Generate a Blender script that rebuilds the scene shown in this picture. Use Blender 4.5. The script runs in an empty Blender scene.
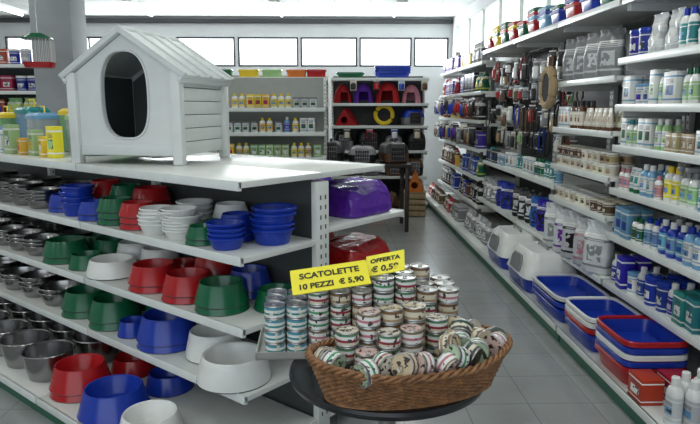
import bpy, bmesh, math, random
from mathutils import Vector, Matrix
random.seed(11)
scn=bpy.context.scene; COL=scn.collection
scn.view_settings.view_transform='Standard'
R=math.radians
# ---------------------------------------------------------------- materials
MC={}
def mat(name,col,rough=.45,metal=0.0,var=.08,vs=9.0,bump=0.0,bs=80.0,emis=0.0,trans=0.0):
    if name in MC: return MC[name]
    m=bpy.data.materials.new(name); m.use_nodes=True; nt=m.node_tree; N=nt.nodes; L=nt.links
    b=N['Principled BSDF']; b.inputs['Roughness'].default_value=rough; b.inputs['Metallic'].default_value=metal
    tc=N.new('ShaderNodeTexCoord'); no=N.new('ShaderNodeTexNoise'); no.inputs['Scale'].default_value=vs; no.inputs['Detail'].default_value=3
    L.new(tc.outputs['Object'],no.inputs['Vector'])
    cr=N.new('ShaderNodeValToRGB'); cr.color_ramp.elements[0].position=.3; cr.color_ramp.elements[1].position=.7
    cr.color_ramp.elements[0].color=[c*(1-var) for c in col]+[1]; cr.color_ramp.elements[1].color=[min(1,c*(1+var)) for c in col]+[1]
    L.new(no.outputs['Fac'],cr.inputs['Fac']); L.new(cr.outputs['Color'],b.inputs['Base Color'])
    if bump>0:
        n2=N.new('ShaderNodeTexNoise'); n2.inputs['Scale'].default_value=bs; L.new(tc.outputs['Object'],n2.inputs['Vector'])
        bp=N.new('ShaderNodeBump'); bp.inputs['Strength'].default_value=bump; bp.inputs['Distance'].default_value=.01
        L.new(n2.outputs['Fac'],bp.inputs['Height']); L.new(bp.outputs['Normal'],b.inputs['Normal'])
    if emis>0:
        L.new(cr.outputs['Color'],b.inputs['Emission Color']); b.inputs['Emission Strength'].default_value=emis
    if trans>0: b.inputs['Transmission Weight'].default_value=trans
    MC[name]=m; return m
def math_(nt,op,a,b_=None):
    n=nt.nodes.new('ShaderNodeMath'); n.operation=op
    for i,v in enumerate((a,b_)):
        if v is None: continue
        if isinstance(v,(int,float)): n.inputs[i].default_value=v
        else: nt.links.new(v,n.inputs[i])
    return n.outputs[0]
def bandmat(name,stops,accent=None,scale=14.0,rough=.4,axis='Z',thr=.56,metal=0,panel=None,hue=.0,dark=(.05,.05,.07)):
    """printed packaging: colour bands, a picture panel, fine print rows, small per-item tint variation"""
    if name in MC: return MC[name]
    m=bpy.data.materials.new(name); m.use_nodes=True; nt=m.node_tree; N=nt.nodes; L=nt.links
    b=N['Principled BSDF']; b.inputs['Roughness'].default_value=rough; b.inputs['Metallic'].default_value=metal
    tc=N.new('ShaderNodeTexCoord'); sp=N.new('ShaderNodeSeparateXYZ'); L.new(tc.outputs['Generated'],sp.inputs[0])
    cr=N.new('ShaderNodeValToRGB'); cr.color_ramp.interpolation='CONSTANT'
    e=cr.color_ramp.elements
    while len(e)<len(stops): e.new(.5)
    for i,(p,c) in enumerate(stops): e[i].position=p
    for i,(p,c) in enumerate(stops): e[i].color=list(c)+[1]
    L.new(sp.outputs[axis],cr.inputs['Fac']); out=cr.outputs['Color']
    oi=N.new('ShaderNodeObjectInfo')
    def mix(f,a,c):
        mx=N.new('ShaderNodeMixRGB'); L.new(f,mx.inputs['Fac']); L.new(a,mx.inputs['Color1']); mx.inputs['Color2'].default_value=list(c)+[1]; return mx.outputs['Color']
    if accent:
        no=N.new('ShaderNodeTexNoise'); no.inputs['Scale'].default_value=scale; no.inputs['Detail'].default_value=1.5
        ad=N.new('ShaderNodeVectorMath'); L.new(tc.outputs['Object'],ad.inputs[0]); L.new(oi.outputs['Random'],ad.inputs[1])
        L.new(ad.outputs[0],no.inputs['Vector'])
        if panel:
            x0,x1,z0,z1=panel
            f=math_(nt,'MULTIPLY',math_(nt,'GREATER_THAN',sp.outputs['X'],x0),math_(nt,'LESS_THAN',sp.outputs['X'],x1))
            f=math_(nt,'MULTIPLY',f,math_(nt,'MULTIPLY',math_(nt,'GREATER_THAN',sp.outputs['Z'],z0),math_(nt,'LESS_THAN',sp.outputs['Z'],z1)))
            out=mix(f,out,accent)
            g=math_(nt,'MULTIPLY',f,math_(nt,'GREATER_THAN',no.outputs['Fac'],.56)); out=mix(g,out,dark)
            rows=math_(nt,'GREATER_THAN',math_(nt,'FRACT',math_(nt,'MULTIPLY',sp.outputs['Z'],26.0)),.55)
            zr=math_(nt,'MULTIPLY',math_(nt,'GREATER_THAN',sp.outputs['Z'],z1+.05),math_(nt,'LESS_THAN',sp.outputs['Z'],min(.92,z1+.2)))
            xr=math_(nt,'MULTIPLY',math_(nt,'GREATER_THAN',sp.outputs['X'],.2),math_(nt,'LESS_THAN',sp.outputs['X'],.8))
            out=mix(math_(nt,'MULTIPLY',math_(nt,'MULTIPLY',rows,zr),xr),out,dark)
        else:
            out=mix(math_(nt,'GREATER_THAN',no.outputs['Fac'],thr),out,accent)
    if hue>0:
        hs=N.new('ShaderNodeHueSaturation'); L.new(out,hs.inputs['Color'])
        L.new(math_(nt,'ADD',math_(nt,'MULTIPLY',oi.outputs['Random'],hue*2),.5-hue),hs.inputs['Hue'])
        L.new(math_(nt,'ADD',math_(nt,'MULTIPLY',math_(nt,'FRACT',math_(nt,'MULTIPLY',oi.outputs['Random'],7.3)),.4),.75),hs.inputs['Value'])
        out=hs.outputs['Color']
    L.new(out,b.inputs['Base Color']); MC[name]=m; return m
def gridmat(name,col,mortar,size,msize=.01,rough=.4,var=.05):
    m=bpy.data.materials.new(name); m.use_nodes=True; nt=m.node_tree; N=nt.nodes; L=nt.links
    b=N['Principled BSDF']; b.inputs['Roughness'].default_value=rough
    tc=N.new('ShaderNodeTexCoord'); br=N.new('ShaderNodeTexBrick'); br.offset=0; br.squash=1
    br.inputs['Scale'].default_value=1; br.inputs['Brick Width'].default_value=size; br.inputs['Row Height'].default_value=size
    br.inputs['Mortar Size'].default_value=msize; br.inputs['Mortar Smooth'].default_value=.2
    br.inputs['Color1'].default_value=list(col)+[1]; br.inputs['Color2'].default_value=[c*(1-var) for c in col]+[1]; br.inputs['Mortar'].default_value=list(mortar)+[1]
    L.new(tc.outputs['Object'],br.inputs['Vector'])
    no=N.new('ShaderNodeTexNoise'); no.inputs['Scale'].default_value=3; no.inputs['Detail'].default_value=6; L.new(tc.outputs['Object'],no.inputs['Vector'])
    mx=N.new('ShaderNodeMixRGB'); mx.blend_type='MULTIPLY'; mx.inputs['Fac'].default_value=.35
    L.new(br.outputs['Color'],mx.inputs['Color1']); L.new(no.outputs['Fac'],mx.inputs['Color2']); L.new(mx.outputs['Color'],b.inputs['Base Color'])
    return m
shelfM=mat('shelf_enamel',(.76,.78,.75),.32,var=.03)
railM=mat('price_rail_plastic',(.74,.78,.76),.3,var=.04)
panelM=mat('back_panel_enamel',(.07,.08,.08),.5,var=.04)
lightpanelM=mat('light_back_panel',(.34,.36,.34),.5,var=.04)
pegM=mat('peg_panel_enamel',(.03,.035,.035),.5,var=.1)  # near-black grey puts the shade behind hanging goods into the panel colour
slotM=mat('slot_dark',(.05,.05,.05),.6)
kickM=mat('green_kickplate',(.02,.13,.08),.4)
steelM=mat('brushed_steel',(.30,.30,.30),.25,1.0)
tinM=mat('tin_metal',(.55,.55,.54),.35,1.0)
blackM=mat('black_plastic',(.012,.012,.014),.35)
darkM=mat('dark_fabric',(.02,.02,.025),.9)
PAL={'white':(.80,.81,.79),'blue':(.010,.042,.38),'red':(.42,.010,.014),'green':(.006,.12,.05),'teal':(.02,.25,.26),
 'light blue':(.16,.36,.58),'yellow':(.80,.58,.03),'orange':(.65,.18,.03),'purple':(.10,.018,.34),'tan':(.40,.29,.16),
 'grey':(.24,.25,.26),'black':(.012,.012,.015),'pink':(.6,.25,.32),'cream':(.70,.65,.52),'brown':(.12,.06,.03),'light green':(.34,.56,.26),'silver':(.60,.62,.64)}
def P(c): return mat(c.replace(' ','_')+'_plastic',PAL[c],.22,var=.05)
def LB(c,acc='white'):
    base=PAL[c]; w=PAL['white'] if c!='white' else PAL['light blue']
    return bandmat('label_%s_%s'%(c.replace(' ','_'),acc.replace(' ','_')),[(0,base),(.12,w),(.17,base),(.82,w),(.87,base)],PAL[acc],38,panel=(.2,.8,.28,.58),hue=.03)
# ---------------------------------------------------------------- mesh building
class B:
    def __init__(s): s.bm=bmesh.new()
    def box(s,x0,y0,z0,x1,y1,z1,bev=0,mi=0):
        vs=[s.bm.verts.new((x,y,z)) for z in(z0,z1) for x,y in((x0,y0),(x1,y0),(x1,y1),(x0,y1))]
        fs=[s.bm.faces.new([vs[i] for i in q]) for q in((3,2,1,0),(4,5,6,7),(0,1,5,4),(1,2,6,5),(2,3,7,6),(3,0,4,7))]
        for f in fs: f.material_index=mi
        if bev>0:
            es=list({e for f in fs for e in f.edges})
            bmesh.ops.bevel(s.bm,geom=es,offset=bev,segments=2,affect='EDGES',profile=.5)
        return s
    def rings(s,rs,mi=0,cap0=True,cap1=True,closed=True,mis=None):
        rv=[[s.bm.verts.new(p) for p in r] for r in rs]; n=len(rv[0])
        for i in range(len(rv)-1):
            for k in range(n if closed else n-1):
                f=s.bm.faces.new((rv[i][k],rv[i][(k+1)%n],rv[i+1][(k+1)%n],rv[i+1][k])); f.material_index=mis[i] if mis else mi
        if cap0: s.bm.faces.new(rv[0][::-1]).material_index=mis[0] if mis else mi
        if cap1: s.bm.faces.new(rv[-1]).material_index=mis[-1] if mis else mi
        return s
    def lathe(s,prof,n=24,mi=0,c=(0,0,0),cap0=True,cap1=True,mis=None,sx=1,sy=1):
        return s.rings([[(c[0]+r*sx*math.cos(2*math.pi*k/n),c[1]+r*sy*math.sin(2*math.pi*k/n),c[2]+z) for k in range(n)] for r,z in prof],mi,cap0,cap1,mis=mis)
    def loft(s,secs,p=4,n=28,mi=0,cap0=True,cap1=True,mis=None):
        rs=[]
        for q in secs:
            z,w,d=q[:3]; cx,cy=(q[3],q[4]) if len(q)>3 else (0,0); r=[]
            for k in range(n):
                a=2*math.pi*(k+.5)/n; ca,sa=math.cos(a),math.sin(a)
                r.append((cx+w/2*math.copysign(abs(ca)**(2/p),ca),cy+d/2*math.copysign(abs(sa)**(2/p),sa),z))
            rs.append(r)
        return s.rings(rs,mi,cap0,cap1,mis=mis)
    def tube(s,pts,r,n=6,closed=False,mi=0):
        rs=[]; m=len(pts); pts=[Vector(p) for p in pts]
        for i in range(m):
            a=pts[(i-1)%m] if closed or i>0 else pts[0]; b=pts[(i+1)%m] if closed or i<m-1 else pts[-1]
            t=(b-a).normalized(); up=Vector((0,0,1)) if abs(t.z)<.9 else Vector((1,0,0))
            u=t.cross(up).normalized(); v=u.cross(t).normalized()
            rs.append([tuple(pts[i]+u*r*math.cos(2*math.pi*k/n)+v*r*math.sin(2*math.pi*k/n)) for k in range(n)])
        if closed: rs.append(rs[0]); s.rings(rs,mi,False,False)
        else: s.rings(rs,mi)
        return s
    def poly_prism(s,pts,y0,y1,mi=0):
        a=[s.bm.verts.new((x,y0,z)) for x,z in pts]; b=[s.bm.verts.new((x,y1,z)) for x,z in pts]; n=len(pts)
        s.bm.faces.new(a).material_index=mi; s.bm.faces.new(b[::-1]).material_index=mi
        for i in range(n): s.bm.faces.new((a[(i+1)%n],a[i],b[i],b[(i+1)%n])).material_index=mi
        return s
    def done(s,name,*mats,ang=.6):
        bmesh.ops.remove_doubles(s.bm,verts=s.bm.verts,dist=1e-6)
        bmesh.ops.recalc_face_normals(s.bm,faces=s.bm.faces)
        for f in s.bm.faces: f.smooth=True
        for e in s.bm.edges:
            if len(e.link_faces)==2 and e.calc_face_angle(0)>ang: e.smooth=False
        me=bpy.data.meshes.new(name); s.bm.to_mesh(me); s.bm.free()
        for m in mats: me.materials.append(m)
        return me
ALL=[]
def O(name,me=None,loc=(0,0,0),rz=0,parent=None,label=None,cat=None,group=None,kind=None,rot=None):
    o=bpy.data.objects.new(name,me); COL.objects.link(o); o.location=loc
    o.rotation_euler=rot if rot else (0,0,rz)
    if me is None: o.empty_display_size=.1
    if parent: o.parent=parent
    if label: o['label']=label
    if cat: o['category']=cat
    if group: o['group']=group
    if kind: o['kind']=kind
    ALL.append(o)
    return o
MESH={}
def cm(key,fn):
    if key not in MESH: MESH[key]=fn()
    return MESH[key]
# ---------------------------------------------------------------- products
def bottle(loc,rz,c='white',cap='white',h=.2,r=.033,where='',group='',acc='green',name='bottle'):
    b=cm(('bt',c,h,r),lambda:B().loft([(0,r*1.8,r*1.4),(.006,r*2,r*1.6),(h*.68,r*2,r*1.6),(h*.78,r*1.5,r*1.3),(h*.83,r*.8,r*.8)],2.6,20).done('bottle_body',P(c)))
    k=cm(('cap',cap,h,r),lambda:B().lathe([(r*.5,h*.8),(r*.5,h*.985),(r*.42,h)],14).done('cap',P(cap)))
    l=cm(('lb',c,acc,h,r),lambda:B().loft([(h*.12,r*2.04,r*1.66),(h*.62,r*2.04,r*1.66)],2.6,20,cap0=False,cap1=False).done('label_band',LB(acc if acc!=c else 'white',c if c!='white' else 'light blue')))
    e=O(name,b,loc,rz,label='%s plastic bottle with %s cap%s'%(c,cap,where),cat='bottle',group=group)
    O('cap',k,parent=e); O('printed_label',l,parent=e); return e
def spray(loc,rz,c='white',cap='blue',h=.22,r=.035,where='',group='',acc='green'):
    e=bottle(loc,rz,c,cap,h*.86,r,where,group,acc,'spray_bottle'); e['label']='%s spray bottle with %s nozzle%s'%(c,cap,where)
    t=cm(('trg',cap,h,r),lambda:B().box(-.012,-.055,h*.86,.012,.02,h*.97,.004).box(-.006,-.042,h*.74,.006,-.03,h*.87,.002).done('trigger',P(cap)))
    O('spray_trigger',t,parent=e); return e
def tube_(loc,rz,c='white',cap='blue',h=.15,r=.03,where='',group='',acc='green'):
    b=cm(('tu',c,acc,h,r),lambda:B().loft([(h*.16,r*1.5,r*1.5),(h*.2,r*1.8,r*1.6),(h*.6,r*1.95,r*1.1),(h*.95,r*2.1,r*.16),(h,r*2.1,r*.14)],2.3,20).done('tube_body',LB(c,acc)))
    k=cm(('tuc',cap,h,r),lambda:B().lathe([(r*.72,0),(r*.75,.003),(r*.7,h*.165)],18).done('cap',P(cap)))
    e=O('squeeze_tube',b,loc,rz,label='%s squeeze tube standing on its %s cap%s'%(c,cap,where),cat='tube',group=group); O('cap',k,parent=e); return e
def carton(loc,rz,c='white',w=.08,d=.06,h=.16,where='',group='',acc='blue'):
    m=cm(('ct',c,acc,w,d,h),lambda:B().box(-w/2,-d/2,0,w/2,d/2,h,.002).done('carton',LB(c,acc)))
    return O('product_box',m,loc,rz,label='%s cardboard box with %s print%s'%(c,acc,where),cat='box',group=group)
def pouch(loc,rz,c='silver',w=.16,d=.09,h=.28,where='',group='',acc='purple'):
    def f():
        b=B(); b.loft([(0,w*.86,d*.8),(.012,w*.97,d),(h*.2,w,d*1.08),(h*.35,w*.98,d*1.0),(h*.52,w,d*.92),(h*.7,w*.96,d*.7),(h*.86,w*.93,d*.22),(h*.92,w*.97,d*.06),(h,w*.99,d*.05)],3.4,34)
        for v in b.bm.verts:
            v.co.y+=.009*math.sin(v.co.x*80+v.co.z*45); v.co.x+=.006*math.sin(v.co.z*70+v.co.y*40)
        return b.done('pouch_body',bandmat('pouch_%s_%s'%(c.replace(' ','_'),acc.replace(' ','_')),[(0,PAL[c]),(.14,PAL[acc]),(.18,PAL[c]),(.62,PAL[acc]),(.67,PAL['white']),(.76,PAL[c])],PAL[acc],30,.28,panel=(.24,.76,.25,.55),hue=.03,dark=PAL[c]),ang=.35)
    return O('pet_food_bag',cm(('po',c,acc,w,d,h),f),loc,rz,label='%s pet food bag with %s print%s'%(c,acc,where),cat='bag',group=group)
def tub(loc,rz,c='blue',lid='white',r=.05,h=.13,where='',group='',acc='white'):
    b=cm(('tb',c,acc,r,h),lambda:B().lathe([(r*.92,0),(r*.95,.004),(r,h*.86)],24).done('tub_body',LB(c,acc)))
    l=cm(('tl',lid,r,h),lambda:B().lathe([(r*1.04,h*.84),(r*1.06,h*.86),(r*1.06,h*.98),(r*.9,h)],24).done('lid',P(lid)))
    e=O('tub',b,loc,rz,label='round %s tub with %s lid%s'%(c,lid,where),cat='tub',group=group); O('lid',l,parent=e); return e
def basin(loc,rz,c='blue',w=.42,d=.30,h=.11,where='',group='',rim=None,name='litter_tray',cat='litter tray'):
    b=cm(('bs',c,w,d,h),lambda:B().loft([(0,w*.86,d*.84),(.01,w*.89,d*.87),(h-.012,w*.97,d*.96),(h-.012,w*.94,d*.93),(.02,w*.86,d*.83)],6,36,cap1=True).done('tray_body',P(c)))
    rm=cm(('br',rim or c,w,d,h),lambda:B().loft([(h-.026,w*.965,d*.955),(h-.028,w*1.03,d*1.04),(h-.006,w*1.03,d*1.04),(h,w,d*1.0),(h-.006,w*.935,d*.925),(h-.02,w*.935,d*.925)],6,36,cap0=False,cap1=False).done('tray_rim',P(rim or c)))
    e=O(name,b,loc,rz,label='%s plastic %s with %s rim%s'%(c,cat,rim or c,where),cat=cat,group=group); O('rim',rm,parent=e); return e
def igloo(loc,rz,c='red',w=.34,h=.3,where='',group=''):
    def f():
        b=B(); n=32; pr=[(w/2*math.cos(a),h*math.sin(a)) for a in [math.pi/2*i/10 for i in range(10)]]+[(.01,h)]
        b.lathe(pr,n,cap0=False)
        dl=[fa for fa in b.bm.faces if fa.calc_center_median().y<-w*.2 and abs(fa.calc_center_median().x)<w*.24 and fa.calc_center_median().z<h*.62]
        bmesh.ops.delete(b.bm,geom=dl,context='FACES')
        bmesh.ops.solidify(b.bm,geom=b.bm.faces[:],thickness=.02)
        return b.done('pet_house_shell',mat(c.replace(' ','_')+'_fabric',PAL[c],.85,bump=.3))
    e=O('pet_igloo_bed',cm(('ig',c,w,h),f),loc,rz,label='%s domed fabric pet house with open doorway'%c,cat='pet bed',group=group)
    O('cushion',cm(('igc',w),lambda:B().lathe([(w*.36,0.002),(w*.42,.02),(w*.4,.045),(w*.2,.04)],20).done('cushion',darkM)),parent=e)
    return e
def tent(loc,rz,c='red',w=.34,d=.3,h=.3,group=''):
    """triangular fabric pet house with round doorway"""
    def f():
        b=B(); pts=[(-w/2,0),(w/2,0),(0,h)]; cz=h*.33; r=w*.17; n=36; inn=[];out=[]
        for i in range(n):
            a=2*math.pi*i/n; dx,dz=math.cos(a),math.sin(a); best=9
            for j in range(3):
                (x1,z1),(x2,z2)=pts[j],pts[(j+1)%3]; ex,ez=x2-x1,z2-z1; den=dx*ez-dz*ex
                if abs(den)<1e-9: continue
                t=(x1*ez-(z1-cz)*ex)/den; u=(x1*dz-(z1-cz)*dx)/den
                if t>0 and -1e-6<=u<=1+1e-6: best=min(best,t)
            inn.append((r*dx,cz+r*dz)); out.append((dx*best,cz+dz*best))
        b.rings([[(x,-d/2+.02,z) for x,z in inn],[(x,-d/2,z) for x,z in inn],[(x,-d/2,z) for x,z in out],[(x,d/2,z) for x,z in out]],cap0=False)
        return b.done('tent_shell',mat(c.replace(' ','_')+'_fabric',PAL[c],.85,bump=.3))
    e=O('pet_tent_bed',cm(('tn',c,w,d,h),f),loc,rz,label='%s triangular fabric pet house with round doorway'%c,cat='pet bed',group=group)
    O('cushion',cm(('tnc',w,d),lambda:B().loft([(.004,w*.6,d*.8),(.02,w*.7,d*.9),(.04,w*.5,d*.7)],4,20).done('cushion',darkM)),parent=e); return e
def carrier(loc,rz,c='grey',c2='blue',w=.3,d=.42,h=.28,where='',group=''):
    e=O('pet_carrier',None,loc,rz,label='plastic pet carrier with %s shell and %s base'%(c,c2),cat='pet carrier',group=group)
    O('base_shell',cm(('cb',c2,w,d,h),lambda:B().loft([(0,w*.85,d*.9),(.02,w*.95,d*.97),(h*.48,w,d)],5,32).done('base_shell',P(c2))),parent=e)
    O('top_shell',cm(('ctp',c,w,d,h),lambda:B().loft([(h*.5,w*1.03,d*1.02),(h*.53,w,d),(h*.75,w*.93,d*.94),(h*.9,w*.75,d*.8),(h*.96,w*.5,d*.6)],4,32).done('top_shell',P(c))),parent=e)
    def dr():
        b=B()
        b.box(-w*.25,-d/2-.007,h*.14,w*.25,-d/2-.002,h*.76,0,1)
        for i in range(7):
            x=-w*.24+i*w*.08; b.box(x-.003,-d/2-.014,h*.14,x+.003,-d/2-.008,h*.76)
        for z in(.14,.35,.56,.76): b.box(-w*.26,-d/2-.016,h*z-.004,w*.26,-d/2-.007,h*z+.004)
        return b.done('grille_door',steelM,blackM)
    O('grille_door',cm(('cd',w,d,h),dr),parent=e)
    O('handle',cm(('ch',w,d,h),lambda:B().tube([(0,-d*.16,h*.93),(0,-d*.15,h*1.08),(0,0,h*1.12),(0,d*.15,h*1.08),(0,d*.16,h*.93)],.011).done('handle',blackM)),parent=e)
    return e
def hung(loc,rz,c='red',c2='white',w=.07,h=.15,where='',group=''):
    def f():
        b=B(); b.box(-w/2,-.003,-h,w/2,0,-.012,.001,1)
        b.loft([(-h*.92,w*.5,.02,0,-.012),(-h*.85,w*.8,.036,0,-.015),(-h*.4,w*.8,.036,0,-.015),(-h*.32,w*.5,.02,0,-.012)],2.5,14)
        b.tube([(0,0,-.012),(0,0,0),(0,.02,.004),(0,.05,.004)],.002,5,mi=2)
        return b.done('packet',P(c),LB(c2,c),steelM)
    return O('hanging_packet',cm(('hp',c,c2,w,h),f),loc,rz,label='%s pet accessory on %s card hanging from hook'%(c,c2),cat='pet accessory',group=group)
def leash(loc,rz,c='blue',h=.4,where='',group=''):
    def f():
        b=B(); b.tube([(-.02,0,0),(-.028,-.008,-h*.3),(-.03,-.01,-h*.8),(-.012,-.012,-h),(.012,-.012,-h),(.03,-.01,-h*.8),(.028,-.008,-h*.3),(.02,0,0)],.007,6)
        b.tube([(-.02,0,0),(0,0,.02),(.02,0,0),(0,.05,.0)],.004,5,mi=1)
        return b.done('leash',mat(c+'_webbing',PAL[c],.8),steelM)
    return O('dog_leash',cm(('ls',c,h),f),loc,rz,label='%s looped dog leash hanging from a hook'%c,cat='leash',group=group)
CCOL={'teal':[(0,PAL['white']),(.2,PAL['teal']),(.42,PAL['white']),(.72,(.08,.32,.42))],'maroon':[(0,PAL['cream']),(.25,(.32,.03,.06)),(.5,PAL['white']),(.82,(.1,.28,.16))],'brown':[(0,PAL['tan']),(.25,PAL['cream']),(.75,(.24,.13,.06))],'green':[(0,PAL['white']),(.25,(.08,.34,.16)),(.5,PAL['white']),(.85,(.1,.1,.12))],'dark':[(0,(.05,.06,.06)),(.25,PAL['cream']),(.65,(.03,.08,.06))],'pink':[(0,PAL['white']),(.25,(.55,.20,.25)),(.5,PAL['white']),(.85,(.3,.2,.1))]}
LIDC={'teal':(.35,.5,.55),'maroon':(.66,.60,.50),'brown':(.58,.47,.30),'green':(.42,.55,.38),'dark':(.10,.12,.10),'pink':(.66,.46,.42)}
def can(loc,rot,key,label,group,printed=False):
    r,h=.037,.045
    b=cm('canb',lambda:B().lathe([(r*.93,0),(r,.001),(r*1.02,.003),(r*.985,.005),(r*.985,h-.005),(r*1.02,h-.003),(r,h),(r*.93,h),(r*.91,h-.003),(r*.1,h-.003)],22).done('can_body',tinM))
    l=cm('canl'+key,lambda:B().lathe([(r*.995,.006),(r*.995,h-.006)],22,cap0=False,cap1=False).done('paper_label',bandmat('can_label_'+key,CCOL[key],(.08,.06,.05) if key!='teal' else PAL['cream'],55,.35,thr=.61)))
    t=cm('cant',lambda:B().tube([(0,-.02,h-.001),(.008,-.012,h),(.004,0,h),(-.004,0,h),(-.008,-.012,h)],.0018,5,True).done('pull_tab',tinM))
    e=O('food_can',b,loc,rot=rot,label=label,cat='food can',group=group)
    O('paper_label',l,parent=e); O('pull_tab',t,parent=e)
    if printed:
        O('printed_lid',cm('canp'+key,lambda:B().lathe([(r*.93,h-.0028),(r*.90,h-.0012),(r*.1,h-.0012)],22,cap0=False).done('printed_lid',bandmat('can_lid_'+key,[(0,LIDC[key]),(.5,LIDC[key])],(.05,.035,.03),60,.4,thr=.57))),parent=e)
        O('printed_base',cm('canq'+key,lambda:B().lathe([(r*.92,-.0008),(r*.1,-.0008)],22,cap0=False).done('printed_base',bandmat('can_lid_'+key,[(0,LIDC[key])],None))),parent=e)
    return e
# ---------------------------------------------------------------- room
floorM=gridmat('floor_tile',(.38,.40,.40),(.25,.26,.26),.34,.004,.20)
ceilM=gridmat('ceiling_tile',(.76,.79,.76),(.56,.56,.56),.6,.010,.8,.03)
wallM=mat('wall_paint',(.60,.61,.62),.8,var=.04,vs=2,bump=.1)
X0,X1,Y0,Y1,H=-7.0,2.32,-2.0,12.6,3.3
def S(name,me,loc=(0,0,0)): return O(name,me,loc,kind='structure')
S('floor',B().box(X0-.1,Y0-.1,-.1,X1+.1,Y1+.1,0).done('floor',floorM))
S('ceiling',B().box(X0-.1,Y0-.1,H,X1+.1,Y1+.1,H+.1).done('ceiling',ceilM))
wins=[(-6.4,-3.2),(-3.1,-1.96),(-1.90,-.72),(-.67,.44),(.49,1.52),(1.57,2.25)]
WZ0,WZ1=2.36,2.92
b=B(); b.box(X0-.1,Y1,0,X1+.1,Y1+.15,WZ0).box(X0-.1,Y1,WZ1,X1+.1,Y1+.15,H)
xs=[X0-.1]+[v for w in wins for v in w]+[X1+.1]
for i in range(0,len(xs),2): b.box(xs[i],Y1,WZ0,xs[i+1],Y1+.15,WZ1)
S('wall_back',b.done('wall_back',wallM))
skyM=mat('daylight_pane',(.93,.97,1.0),.3,emis=3.2,var=.04,vs=1.5)
frameM=mat('window_frame_dark',(.02,.025,.04),.4)
for i,(a,c) in enumerate(wins):
    w=O('window_%d'%(i+1),None,((a+c)/2,Y1+.05,WZ0),kind='structure'); hw=(c-a)/2; hh=WZ1-WZ0
    b=B(); t=.03
    b.box(-hw,-.06,0,hw,.04,t).box(-hw,-.06,hh-t,hw,.04,hh).box(-hw,-.06,t,-hw+t,.04,hh-t).box(hw-t,-.06,t,hw,.04,hh-t)
    if hw>.9: b.box(-.012,-.04,t,.012,.03,hh-t)
    O('window_frame',b.done('window_frame',frameM),parent=w,kind='structure')
    O('window_pane',B().box(-hw+t,.0,t,hw-t,.01,hh-t).done('pane',skyM),parent=w,kind='structure')
b=B(); b.box(X1,Y0,0,X1+.15,Y1,2.45).box(X1,Y0,3.1,X1+.15,Y1,H).box(X1,Y0,2.45,X1+.15,6.0,3.1).box(X1,12.2,2.45,X1+.15,Y1,3.1)
S('wall_right',b.done('wall_right',wallM))
w=O('window_7',None,(X1+.05,6.0,2.45),kind='structure')
b=B()
for k in range(7): b.box(-.04,k*1.02,0,.04,k*1.02+.05,.65)
b.box(-.04,0,0,.04,6.2,.03).box(-.04,0,.62,.04,6.2,.65)
O('window_frame',b.done('f',mat('window_frame_light',(.5,.52,.5),.4)),parent=w,kind='structure'); O('window_pane',B().box(.0,.03,.03,.01,6.18,.62).done('p',mat('daylight_pane_green',(.74,.84,.80),.3,emis=1.5,var=.15,vs=2)),parent=w,kind='structure')
S('wall_left',B().box(X0-.15,Y0,0,X0,Y1,H).done('wall_left',wallM))
b=B(); b.box(X0,Y0-.15,0,X1,Y0,.5).box(X0,Y0-.15,2.7,X1,Y0,H).box(X0,Y0-.15,.5,-5.2,Y0,2.7).box(1.5,Y0-.15,.5,X1,Y0,2.7)
S('wall_front',b.done('wall_front',wallM))
w=O('window_8',None,(-1.85,Y0-.08,.5),kind='structure'); b=B()
for k in range(6): b.box(-3.35+k*1.33,-.04,0,-3.3+k*1.33,.04,2.2)
O('window_frame',b.done('f',frameM),parent=w,kind='structure'); O('window_pane',B().box(-3.35,-.01,0,3.35,0,2.2).done('p',mat('shopfront_pane',(.8,.88,1),.3,emis=.4)),parent=w,kind='structure')
S('trim_1',B().box(X0,Y1-.08,H-.12,X1,Y1,H-.04,.01).done('t',mat('dark_beam',(.06,.06,.065),.6)))
S('baseboard_right',B().box(X1-.015,Y0,0,X1,Y1,.09,.004).done('b',kickM))
S('trim_2',B().box(-.20,-.20,0,.20,.20,H,.01).done('col',mat('column_paint',(.34,.36,.38),.7,var=.04)),(-2.80,6.6,0))
def lamp(x,y,power=30,ln=1.5):
    e=O('ceiling_lamp',None,(x,y,H),label='long fluorescent ceiling lamp with white housing and bright tube',cat='ceiling lamp',group='fluorescent ceiling lamps')
    O('housing',cm('lh',lambda:B().box(-.09,-ln/2,-.06,.09,ln/2,0,.006).done('housing',P('white'))),parent=e)
    O('tube',cm('lt',lambda:B().tube([(0,-ln/2+.05,-.08),(0,0,-.08),(0,ln/2-.05,-.08)],.018,10).done('tube',mat('lamp_tube',(1,1,.97),.4,emis=5,var=0))),parent=e)
    d=bpy.data.lights.new('tube_light','AREA'); d.shape='RECTANGLE'; d.size=.25; d.size_y=ln; d.energy=power; d.color=(.97,1,.96)
    l=bpy.data.objects.new('tube_light',d); COL.objects.link(l); l.location=(0,0,-.11); l.parent=e
for x in(-5.7,-3.35,-.97,1.1):
    for y in(.6,3.4,6.2,9.0,11.2): lamp(x,y,12.5 if y<5 else 6.5)
d=bpy.data.lights.new('shopfront_daylight','AREA'); d.shape='RECTANGLE'; d.size=5.5; d.size_y=2; d.energy=36; d.color=(.88,.94,1)
l=bpy.data.objects.new('shopfront_daylight',d); COL.objects.link(l); l.location=(-1.8,Y0+.1,1.9); l.rotation_euler=(R(90),0,0)
d=bpy.data.lights.new('rear_daylight','AREA'); d.shape='RECTANGLE'; d.size=7; d.size_y=.5; d.energy=210; d.color=(.90,.96,1)
l=bpy.data.objects.new('rear_daylight',d); COL.objects.link(l); l.location=(-1.3,Y1-.1,2.63); l.rotation_euler=(R(-90),0,0)
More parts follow.
